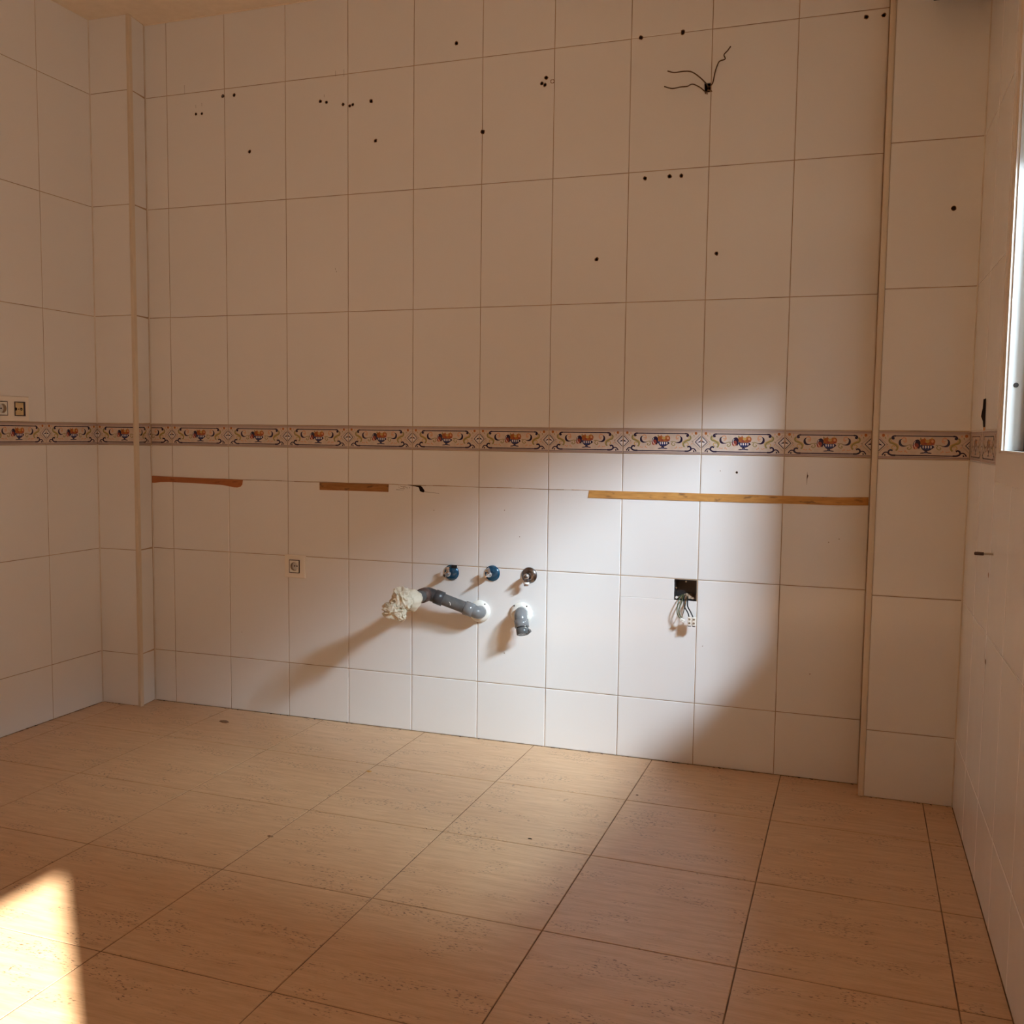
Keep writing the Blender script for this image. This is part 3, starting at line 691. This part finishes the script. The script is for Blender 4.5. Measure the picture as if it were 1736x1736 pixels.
def plate_with_windows(parent, x0, x1, z0, z1, wins, k='cream_plastic', d=.0095):
    mb = MB(); e = .003
    R = [[(x0, 0, z0), (x1, 0, z0), (x1, 0, z1), (x0, 0, z1)], [(x0, -d+.003, z0), (x1, -d+.003, z0), (x1, -d+.003, z1), (x0, -d+.003, z1)], [(x0+e, -d, z0+e), (x1-e, -d, z0+e), (x1-e, -d, z1-e), (x0+e, -d, z1-e)]]
    mb.add([p for r in R for p in r], [(q*4+i, q*4+(i+1) % 4, q*4+4+(i+1) % 4, q*4+4+i) for q in range(2) for i in range(4)], k)
    face_with_holes(mb, [(p[0], p[2]) for p in R[2]], wins, -d, k)
    for w in wins:
        n = 4; mb.add([(a, -d, b_) for a, b_ in w]+[(a, .001, b_) for a, b_ in w], [(i, n+i, n+(i+1) % n, (i+1) % n) for i in range(n)], k)
    return link('cover_plate', mb.mesh('cover_plate'), parent)
sk = thing('wall_socket', (.5350, 0, .5645), 'cream single power socket with dark surround on the back wall left of the rag', 'socket')
plate_with_windows(sk, -.0430, .0430, -.0425, .0420, [[(-.0218, -.0245), (.0218, -.0245), (.0218, .0245), (-.0218, .0245)]])
schuko(sk, 0, 0)
tv = thing('wall_socket', (XL, -.5080, 1.1230), 'cream double outlet with power socket and yellowed aerial socket above the border, left wall', 'socket'); tv.rotation_euler = (0, 0, PI/2)
plate_with_windows(tv, -.0770, .0785, -.0430, .0430, [[(-.0590, -.0245), (-.0155, -.0245), (-.0155, .0245), (-.0590, .0245)], [(.0140, -.0245), (.0590, -.0245), (.0590, .0245), (.0140, .0245)]])
schuko(tv, -.0372, 0)
mb = MB(); ring(mb, .0142, .0590, -.0245, .0245, .0028, -.0125, -.008, 'frame_dark'); mb.bbox((.0525, -.0128, -.0240), (.0592, -.008, .0240), 'frame_dark', .001)
link('surround', mb.mesh('surround'), tv, label='dark surround, wider on one side')
mb = MB(); nch = circ(.0165, 0, .0052, 14)
mb.bbox((.0170, -.0120, -.0212), (.0515, 0, .0212), 'yellow_plastic', .001); ins = link('aerial_insert', mb.mesh('aerial_insert'), tv, label='yellowed insert of the aerial socket')
for x, r, k in ((.0178, .0055, 'hole'), (.0300, .0020, 'hole'), (.0410, .0048, 'hole')):
    h = MB(); h.lathe([(0, r), (.0006, r)], (x, -.0120, -.001), (0, -1, 0), k, 16); link('plug_hole', h.mesh('plug_hole'), ins)
h = MB(); h.lathe([(0, .0020), (.0012, .0018)], (.0410, -.0125, -.001), (0, -1, 0), 'metal', 12); link('contact_pin', h.mesh('contact_pin'), ins)

# ------------------------------------------------------------------ stop taps
def tap(x, z, fk, label, kind):
    t = thing('stop_tap', (x, 0, z), label, 'tap', 'stop taps in a row over the drains')
    mb = MB(); mb.lathe([(0, .0272), (.0015, .0275), (.004, .0262), (.0075, .0215), (.0095, .0150), (.0100, .0105)], (0, 0, 0), (0, -1, 0), fk, 32); link('wall_flange', mb.mesh('wall_flange'), t, label={'blue': 'round blue wall flange', 'dark_chrome': 'round smoky chrome wall flange'}[fk])
    mb = MB(); mb.lathe([(.008, .0082), (.022, .0082), (.024, .0095), (.034, .0098), (.041, .0085), (.0425, .006)], (0, 0, 0), (0, -1, 0), 'chrome', 20); body = link('valve_body', mb.mesh('valve_body'), t)
    if kind == 'tap1':
        mb = MB(); mb.lathe([(0, .0070), (.010, .0070), (.011, .0084), (.019, .0084), (.0195, .006)], (0, -.031, .004), (-.15, 0, 1), 'chrome', 6, smooth=False); link('outlet', mb.mesh('outlet'), t)
        mb = MB(); mb.lathe([(0, .0065), (.010, .0060), (.016, .0045)], (0, -.042, 0), (-.25, -1, -.2), 'dark_chrome', 12); link('spindle', mb.mesh('spindle'), t)
        mb = MB(); mb.box((.004, -.0115, .018), (.0235, -.0085, .0285), 'dark'); link('flange_notch', mb.mesh('flange_notch'), t, label='dark broken edge of the flange')
    elif kind == 'tap2':
        mb = MB(); mb.lathe([(0, .0072), (.009, .0072), (.0095, .0090), (.019, .0090), (.0195, .0062), (.012, .0058)], (0, -.031, .003), (-.45, -.25, 1), 'chrome', 6, smooth=False, cap1=True); link('outlet', mb.mesh('outlet'), t)
        mb = MB(); mb.lathe([(0, .0062), (.005, .0062), (.014, .0035), (.024, .0026)], (0, -.0415, -.001), (0, -1, -.10), 'chrome', 12); link('spindle', mb.mesh('spindle'), t)
        mb = MB(); mb.lathe([(0, .0058), (.002, .0058)], (-.004, -.0435, -.006), (-.3, -1, -.3), 'dark', 14); link('open_end', mb.mesh('open_end'), t)
    else:
        mb = MB(); mb.lathe([(0, .0074), (.016, .0074)], (0, -.031, -.004), (0, -.05, -1), 'dark_chrome', 20); link('outlet', mb.mesh('outlet'), t)
        mb = MB(); mb.lathe([(0, .0100), (.0045, .0104), (.006, .0095)], (0, -.032, -.019), (0, -.05, -1), 'white_plastic', 24); link('washer', mb.mesh('washer'), t, label='white plastic washer')
        mb = MB(); mb.lathe([(0, .0088), (.006, .0085), (.0075, .006)], (0, -.0322, -.0255), (.15, -.05, -1), 'chrome', 6, smooth=False); link('cap_nut', mb.mesh('cap_nut'), t)
        mb = MB(); mb.lathe([(0, .0058), (.004, .0050), (.009, .0048)], (0, -.042, 0), (0, -1, 0), 'dark_chrome', 12); link('spindle', mb.mesh('spindle'), t)
    return t
tap(1.1535, .5765, 'blue', 'leftmost stop tap, dark blue flange with broken edge above the grey pipe bend', 'tap1')
tap(1.3040, .5825, 'blue', 'middle stop tap, bright chrome valve on a whole blue flange', 'tap2')
tap(1.4365, .5835, 'dark_chrome', 'rightmost stop tap, chrome flange with white washer pointing down', 'tap3')

# ------------------------------------------------------------------ drain pipes
def flange(t, x=0, z=0):
    mb = MB(); mb.lathe([(0, .0375), (.003, .0385), (.008, .0370), (.013, .0330), (.016, .0285), (.017, .0225)], (x, 0, z), (0, -1, 0), 'white_plastic', 40); f = link('wall_flange', mb.mesh('wall_flange'), t, label='white plastic wall collar')
    for a in (.9, 2.3):
        h = MB(); h.lathe([(0, .0022), (.003, .0022)], (x+.0345*math.cos(a), -.010, z+.0345*math.sin(a)), (0, -1, 0), 'hole', 8); link('slot', h.mesh('slot'), f)
dp = thing('drain_pipe', (1.2600, 0, .4490), 'long grey drain pipe with two bends leading from a white wall collar to a rag', 'pipe')
flange(dp)
P0, K1, K2, E2 = Vector((.004, 0, 0)), Vector((.013, -.046, .002)), Vector((-.158, -.083, .063)), Vector((-.163, -.215, .061))
u = (K2-K1).normalized(); v = (E2-K2).normalized()
mb = MB(); mb.tube([P0, P0.lerp(K1, .55)] + spline([P0.lerp(K1, .6), K1 + Vector((-.0015, .010, 0)), K1 + u*.006 + Vector((0, -.001, 0)), K1+u*.022], 5)[1:] , .0215, 'pvc_light', 24)
mb.tube([K1+u*.020, K1+u*.021, K1+u*.052, K1+u*.053], [.0215, .0240, .0240, .0215], 'pvc_light', 28)
link('elbow', mb.mesh('elbow'), dp, label='light grey plastic elbow at the wall')
mb = MB(); mb.tube([K1+u*.05, K2-u*.042], .0203, 'pvc', 24)
mb.tube([K1+u*.055, K1+u*.0565, K1+u*.058], [.0205, .0212, .0205], 'pvc', 24, cap0=False, cap1=False)
link('straight_pipe', mb.mesh('straight_pipe'), dp)
mb = MB(); mb.tube([K2-u*.056, K2-u*.055, K2-u*.026, K2-u*.024], [.0205, .0245, .0245, .0222], 'pvc_dark', 28)
mb.tube(spline([K2-u*.026, K2-u*.012, K2+(v-u)*.002, K2+v*.012, K2+v*.026], 5), .0222, 'pvc_dark', 24)
link('elbow', mb.mesh('elbow'), dp, label='dark grey elbow turned towards the room')
mb = MB(); mb.tube([K2+v*.022, K2+v*.0225, K2+v*.050, K2+v*.052], [.0222, .0248, .0248, .0205], 'rubber', 28)
link('coupling', mb.mesh('coupling'), dp, label='brown stained coupling sleeve')
mb = MB(); mb.tube([K2+v*.050, E2-v*.044], .0203, 'pvc', 24); link('end_pipe', mb.mesh('end_pipe'), dp)
mb = MB(); c0 = K1.lerp(K2, .52) + Vector((.0, -.0206, .002))
mb.tube(spline([c0+Vector((-.004, 0, .004)), c0+Vector((.0, -.0005, .001)), c0+Vector((.001, 0, -.007))], 4), .0011, 'white_plastic', 6); link('dried_glue', mb.mesh('dried_glue'), dp, label='whitish drip of dried glue')

# the rag that plugs the pipe
rg = thing('rag', Vector(dp.location)+E2, 'crumpled cream cloth plugging the open end of the long grey drain pipe', 'cloth')
mb = MB(); n = 40; rings = []
for i in range(15):            # skirt of cloth drawn over the pipe end
    t = i/14; rr = .0215 + .0160*math.sin(min(1, t*1.5)*PI/2) if t < .66 else .0375 - .012*((t-.66)/.34)**1.6
    yy = .046 - .075*t; ring_ = []
    for j in range(n):
        a = 2*PI*j/n; w = 1+.045*math.sin(a*11+2.3*t)+.05*math.sin(a*5+1)*t
        ring_.append((rr*w*math.cos(a), yy+.004*math.sin(a*3), rr*w*math.sin(a)))
    rings.append(ring_)
mb.loft(rings, 'cloth', cap0=False); link('cloth_skirt', mb.mesh('cloth_skirt'), rg, label='smooth skirt of cloth over the pipe')
def crumple(name, ctr, rad, seed, stretch=(1, 1, 1), amp=.50):
    bm = bmesh.new(); bmesh.ops.create_icosphere(bm, subdivisions=6, radius=1)
    for v_ in bm.verts:
        p = v_.co.normalized(); s = Vector((seed, seed*1.7, seed*.3))
        wv = noise.noise_vector(p*1.5+s)*.8
        q = p*1.05+wv*.8+s
        f = 1-abs(noise.noise(q))*2.6; f2 = 1-abs(noise.noise(q*2.1+Vector((5, 1, 2))))*2.4; f3 = noise.noise(q*5)
        r = 1+amp*(f*.8+f2*.34+f3*.10-.35)
        v_.co = Vector((p.x*stretch[0], p.y*stretch[1], p.z*stretch[2]))*r*rad
    bm.normal_update(); me = bpy.data.meshes.new(name); bm.to_mesh(me); bm.free(); me.materials.append(M['cloth'])
    for p in me.polygons: p.use_smooth = True
    return link(name, me, rg, ctr)
crumple('cloth_fold', (-.010, -.048, .008), .0295, 3.1, (1.0, 1.0, 1.15))
crumple('cloth_fold', (-.024, -.070, -.024), .0250, 8.4, (1.35, .95, .95))
crumple('cloth_fold', (-.008, -.062, -.034), .0190, 5.7, (1.0, 1.0, 1.1))

db = thing('drain_elbow', (1.4105, 0, .4520), 'short grey drain elbow pointing down from a white wall collar, right of the long pipe', 'pipe')
flange(db)
K, E_ = Vector((.012, -.050, .007)), Vector((.036, -.082, -.070)); w = (E_-K).normalized()
mb = MB(); mb.tube([(.003, 0, .003), (.008, -.028, .006)] + spline([(.009, -.032, .006), K+Vector((-.001, .008, -.001)), K+w*.008, K+w*.022], 5)[1:], .0212, 'pvc_light', 24)
mb.tube([K+w*.021, K+w*.022, K+w*.046, K+w*.047], [.0212, .0238, .0238, .0212], 'pvc_light', 28); link('elbow', mb.mesh('elbow'), db)
mb = MB(); mb.tube([K+w*.045, K+w*.050, K+w*.0505], [.0180, .0180, .0200], 'pvc_dark', 24); link('seal_ring', mb.mesh('seal_ring'), db, label='dark rubber seal ring')
mb = MB(); mb.tube([K+w*.050, K+w*.051, K+w*.070, K+w*.071], [.0195, .0212, .0212, .0190], 'pvc', 24)
mb.tube([K+w*.064+Vector((.012, 0, 0)), K+w*.058+Vector((.028, -.004, .004))], [.0070, .0060], 'pvc', 10); link('end_cap', mb.mesh('end_cap'), db, label='grey cap with a tab on its right side')
mb = MB()
for i in range(9):
    p = K+w*random.uniform(.020, .046)+Vector((.016+random.uniform(-.004, .004), -.0165, 0)); r = random.uniform(.0008, .0022)
    mb.lathe([(0, r), (.0012, r*.7)], p, (.6, -1, 0), 'white_plastic', 7)
link('glue_spots', mb.mesh('glue_spots'), db, label='flecks of dried white glue')

# ------------------------------------------------------------------ junction box with its loose wires
jb = thing('junction_box', ((BOX[0]+BOX[1])/2, 0, (BOX[2]+BOX[3])/2), 'open square black junction box sunk into the back wall, cover missing', 'electrical box')
hw, hh = (BOX[1]-BOX[0])/2-.0006, (BOX[3]-BOX[2])/2-.0006; mb = MB()
q = [(-hw, -hh), (hw, -hh), (hw, hh), (-hw, hh)]; t = .002; qi = [(a-math.copysign(t, a), b_-math.copysign(t, b_)) for a, b_ in q]
rg4 = lambda p, y: [(a, y, b_) for a, b_ in p]
mb.loft([rg4(q, .046), rg4(q, .0006), rg4(qi, .0006), rg4(qi, .043)], 'black_plastic', smooth=False)
link('box_liner', mb.mesh('box_liner'), jb)
mb = MB(); bm_ = MB()
pts = []
nx, ny = 9, 6
for j in range(ny):
    for i in range(nx):
        x = -hw+.003+(2*hw-.006)*i/(nx-1); y = .004+.037*j/(ny-1)
        pts.append((x, y, -hh+.002+.013*math.exp(-((x-.004)/.022)**2)*(j/(ny-1))**.5+.006*random.random()))
mb.add(pts, [(j*nx+i, j*nx+i+1, (j+1)*nx+i+1, (j+1)*nx+i) for j in range(ny-1) for i in range(nx-1)], 'rubble'); link('plaster_rubble', mb.mesh('plaster_rubble'), jb, label='plaster rubble lying in the box')
for x, z, s in ((.0015, hh-.0055, .0028), (-hw+.0075, -hh+.008, .0042), (-hw+.006, .006, .0028)):
    mb = MB(); mb.lathe([(0, s), (.004, s*.9)], (x, .004, z), (0, -1, 0), 'white_plastic' if s > .003 else 'metal', 10); link('screw_lug', mb.mesh('screw_lug'), jb)
jx, jz = jb.location.x, jb.location.z
def rel(P_, o): return [tuple(Vector(p)-Vector(o)) for p in P_]
O = (1.9560, -.02, .5335)
w1 = thing('wire_pair', O, 'thin green wires hanging from the junction box to one small white connector', 'cable')
mb = MB(); mb.tube(spline(rel([(1.948, .02, .548), (1.944, -.004, .541), (1.941, -.022, .520), (1.941, -.030, .497), (1.950, -.034, .482)], O), 6), .0017, 'wire_green', 8); link('green_wire', mb.mesh('green_wire'), w1)
mb = MB(); mb.tube(spline(rel([(1.952, .02, .548), (1.953, -.006, .538), (1.947, -.016, .516), (1.946, -.026, .500), (1.955, -.034, .482)], O), 6), .0017, 'wire_green', 8); link('green_wire', mb.mesh('green_wire'), w1)
mb = MB(); mb.tube(spline(rel([(1.960, .02, .548), (1.966, -.006, .536), (1.962, -.020, .508), (1.957, -.034, .483)], O), 6), .0013, 'wire_brown', 8); link('brown_wire', mb.mesh('brown_wire'), w1)
mb = MB(); mb.bbox((-.0075, -.004, -.0048), (.0075, .004, .0048), 'white_plastic', .0012); c = link('connector_block', mb.mesh('connector_block'), w1, rel([(1.9590, -.036, .4755)], O)[0]); c.rotation_euler = (0, .55, 0)
mb = MB(); mb.lathe([(0, .0016), (.0006, .0016)], (0, -.004, 0), (0, -1, 0), 'metal', 10); link('terminal_screw', mb.mesh('terminal_screw'), c)
O = (1.9680, -.02, .5335)
w2 = thing('wire_pair', O, 'two black wires hanging from the junction box to a double cream terminal block', 'cable')
for a in ([(1.956, .02, .546), (1.958, -.006, .538), (1.963, -.022, .517), (1.975, -.032, .501), (1.9805, -.036, .487)], [(1.966, .02, .546), (1.970, -.006, .538), (1.973, -.022, .519), (1.984, -.032, .503), (1.9930, -.036, .487)]):
    mb = MB(); mb.tube(spline(rel(a, O), 6), .0021, 'wire_black', 8); link('black_wire', mb.mesh('black_wire'), w2)
for i, x in enumerate((1.9835, 1.9970)):
    mb = MB(); mb.bbox((-.0060, -.006, -.0155), (.0060, .005, .0120), 'cream_plastic', .0015); c = link('terminal_block', mb.mesh('terminal_block'), w2, rel([(x, -.040, .4760)], O)[0])
    for z in (.0060, -.0060):
        mb = MB(); mb.lathe([(0, .0034), (.0008, .0034), (.0010, .0028)], (0, -.0058, z), (0, -1, 0), 'socket_brown', 14); mb.box((-.0026, -.0072, z-.0004), (.0026, -.0066, z+.0004), 'hole'); link('terminal_screw', mb.mesh('terminal_screw'), c)
    mb = MB(); mb.box((-.0042, -.0062, -.0172), (.0042, .002, -.0154), 'dark'); link('wire_opening', mb.mesh('wire_opening'), c)

# ------------------------------------------------------------------ cable outlet high on the wall
O = (1.9860, 0, 2.1200)
co = thing('cable_outlet', O, 'small ragged square hole high on the back wall, dark inside', 'hole')
mb = MB(); cp = [(a-O[0], b_-O[2]) for a, b_ in cab_poly]; n = 4
mb.add([(a, .0, b_) for a, b_ in cp]+[(a, .035, b_) for a, b_ in cp], [(i, n+i, n+(i+1) % n, (i+1) % n) for i in range(n)]+[(4, 5, 6, 7)], 'hole'); link('cavity', mb.mesh('cavity'), co)
mb = MB()
for i in range(12):
    a = random.uniform(0, 2*PI); x, z = .004+.011*math.cos(a), -.013+.005*math.sin(a); r = random.uniform(.001, .0028)
    mb.add([(x+r*math.cos(q*1.26)*random.uniform(.7, 1.3), -.0009, z+r*math.sin(q*1.26)) for q in range(5)], [tuple(range(5))], 'chip')
link('chipped_edge', mb.mesh('chipped_edge'), co, label='brown chipped edge below the hole')
def wire(pts, label, r=.0019, k='wire_brown'):
    o = pts[0]; p3 = []
    for i, (x, z) in enumerate(pts): t = i/(len(pts)-1); p3.append((x, .006-.022*min(1, t*2.2)-.006*t, z))
    base = Vector((o[0], 0, o[1])); mb = MB(); mb.tube(spline([Vector(p)-base for p in p3], 6), r, k, 8)
    return link('electric_wire', mb.mesh('electric_wire'), None, base, label=label, cat='wire', group='wires from the hole high on the back wall')
wire([(1.9890, 2.1230), (1.9832, 2.1326), (1.9645, 2.15), (1.9413, 2.1653), (1.9183, 2.1695), (1.8884, 2.1685), (1.8675, 2.1749)], 'upper of two brown wires curling left from the hole high on the wall')
wire([(1.9890, 2.1180), (1.9838, 2.1077), (1.9653, 2.1211), (1.9446, 2.1294), (1.9287, 2.1239), (1.908, 2.1237), (1.8827, 2.1218), (1.8584, 2.1296)], 'lower of two brown wires curling left from the hole high on the wall')
wire([(1.9930, 2.1240), (2.0030, 2.1325), (2.0100, 2.1606), (2.017, 2.1775), (2.0244, 2.1878), (2.0408, 2.1926), (2.0373, 2.2049), (2.0481, 2.2159), (2.0567, 2.2268)], 'kinked brown wire rising to the right from the hole high on the wall')

# ------------------------------------------------------------------ right wall: broken slot, screw, small holes; stub by the ceiling
def right_decal(name, pts, k, d=.0005):
    mb = MB(); mb.add([(XR-d, y, z) for y, z in pts], [tuple(range(len(pts)))], k); return link(name, mb.mesh(name), wall_right)
mb = MB(); P = [(-.3343, 1.1605), (-.3452, 1.1600), (-.3852, 1.1605), (-.3880, 1.1137), (-.3934, 1.0886), (-.3541, 1.0891), (-.3450, 1.1040), (-.3029, 1.117), (-.3158, 1.1288), (-.330, 1.138)]
polys = [Vector((XR-.0007, y, z)) for y, z in P]; mb.add(polys, tessellate_polygon([polys]), 'hole'); link('broken_slot', mb.mesh('broken_slot'), wall_right)
right_decal('broken_slot', [(-.3560, 1.0800), (-.3900, 1.0800), (-.3920, 1.0895), (-.3550, 1.0895)], 'wood_orange')
for y, z in ((-.5828, .7401), (-.6077, .5387), (-.6241, 1.5823)):
    right_decal('drill_hole', [(y+.010*math.cos(i*.785), z+.0065*math.sin(i*.785)) for i in range(8)], 'chip' if z != 1.5823 else 'hole')
ws = thing('wall_screw', (XR, -.640, .7960), 'metal screw sticking out of the right wall below the window', 'screw')
mb = MB(); mb.lathe([(0, .0028), (.020, .0028)], (0, 0, 0), (-1, 0, 0), 'metal', 10); link('shaft', mb.mesh('shaft'), ws)
mb = MB(); mb.lathe([(.020, .0042), (.037, .0042), (.040, .003)], (0, 0, 0), (-1, 0, 0), 'rubber', 10); link('plug', mb.mesh('plug'), ws, label='dark plastic plug on the screw tip')
st = thing('wall_box', (2.6110, YR, 2.2565), 'black box on the right pillar, its lower corner in view at the top edge', 'box')
mb = MB(); mb.bbox((0, -.26, 0), (.140, -.0005, .29), 'black_plastic', .004); link('housing', mb.mesh('housing'), st)
mb = MB()
for i in range(5): mb.box((.025+i*.02, -.22, -.002), (.033+i*.02, -.06, .0005), 'dark')
link('underside_vent', mb.mesh('underside_vent'), st)
# pale joint filler in the inner corners
for nm, (x, y) in (('trim_4', (XL, -.0985)), ('trim_5', (-.1005, 0)), ('trim_6', (XR, YR))):
    mb = MB(); sx = 1 if nm != 'trim_6' else -1
    n = [(x-.004*sx, y+.004), (x+.0032*sx, y+.0012), (x+.0022*sx, y-.0022), (x-.0012*sx, y-.0034)]
    if nm == 'trim_6': n = n[::-1]
    n = n[::-1]
    for z0, z1 in ((0, ROWS[3]), (ROWS[4], ZC)):
        vs = [(a, b_, z0) for a, b_ in n]+[(a, b_, z1) for a, b_ in n]
        mb.add(vs, [(i, (i+1) % 4, 4+(i+1) % 4, 4+i) for i in range(4)]+[(3, 2, 1, 0), (4, 5, 6, 7)], 'corner_filler')
    link(nm, mb.mesh(nm), kind='structure')
bpy.context.view_layer.update()
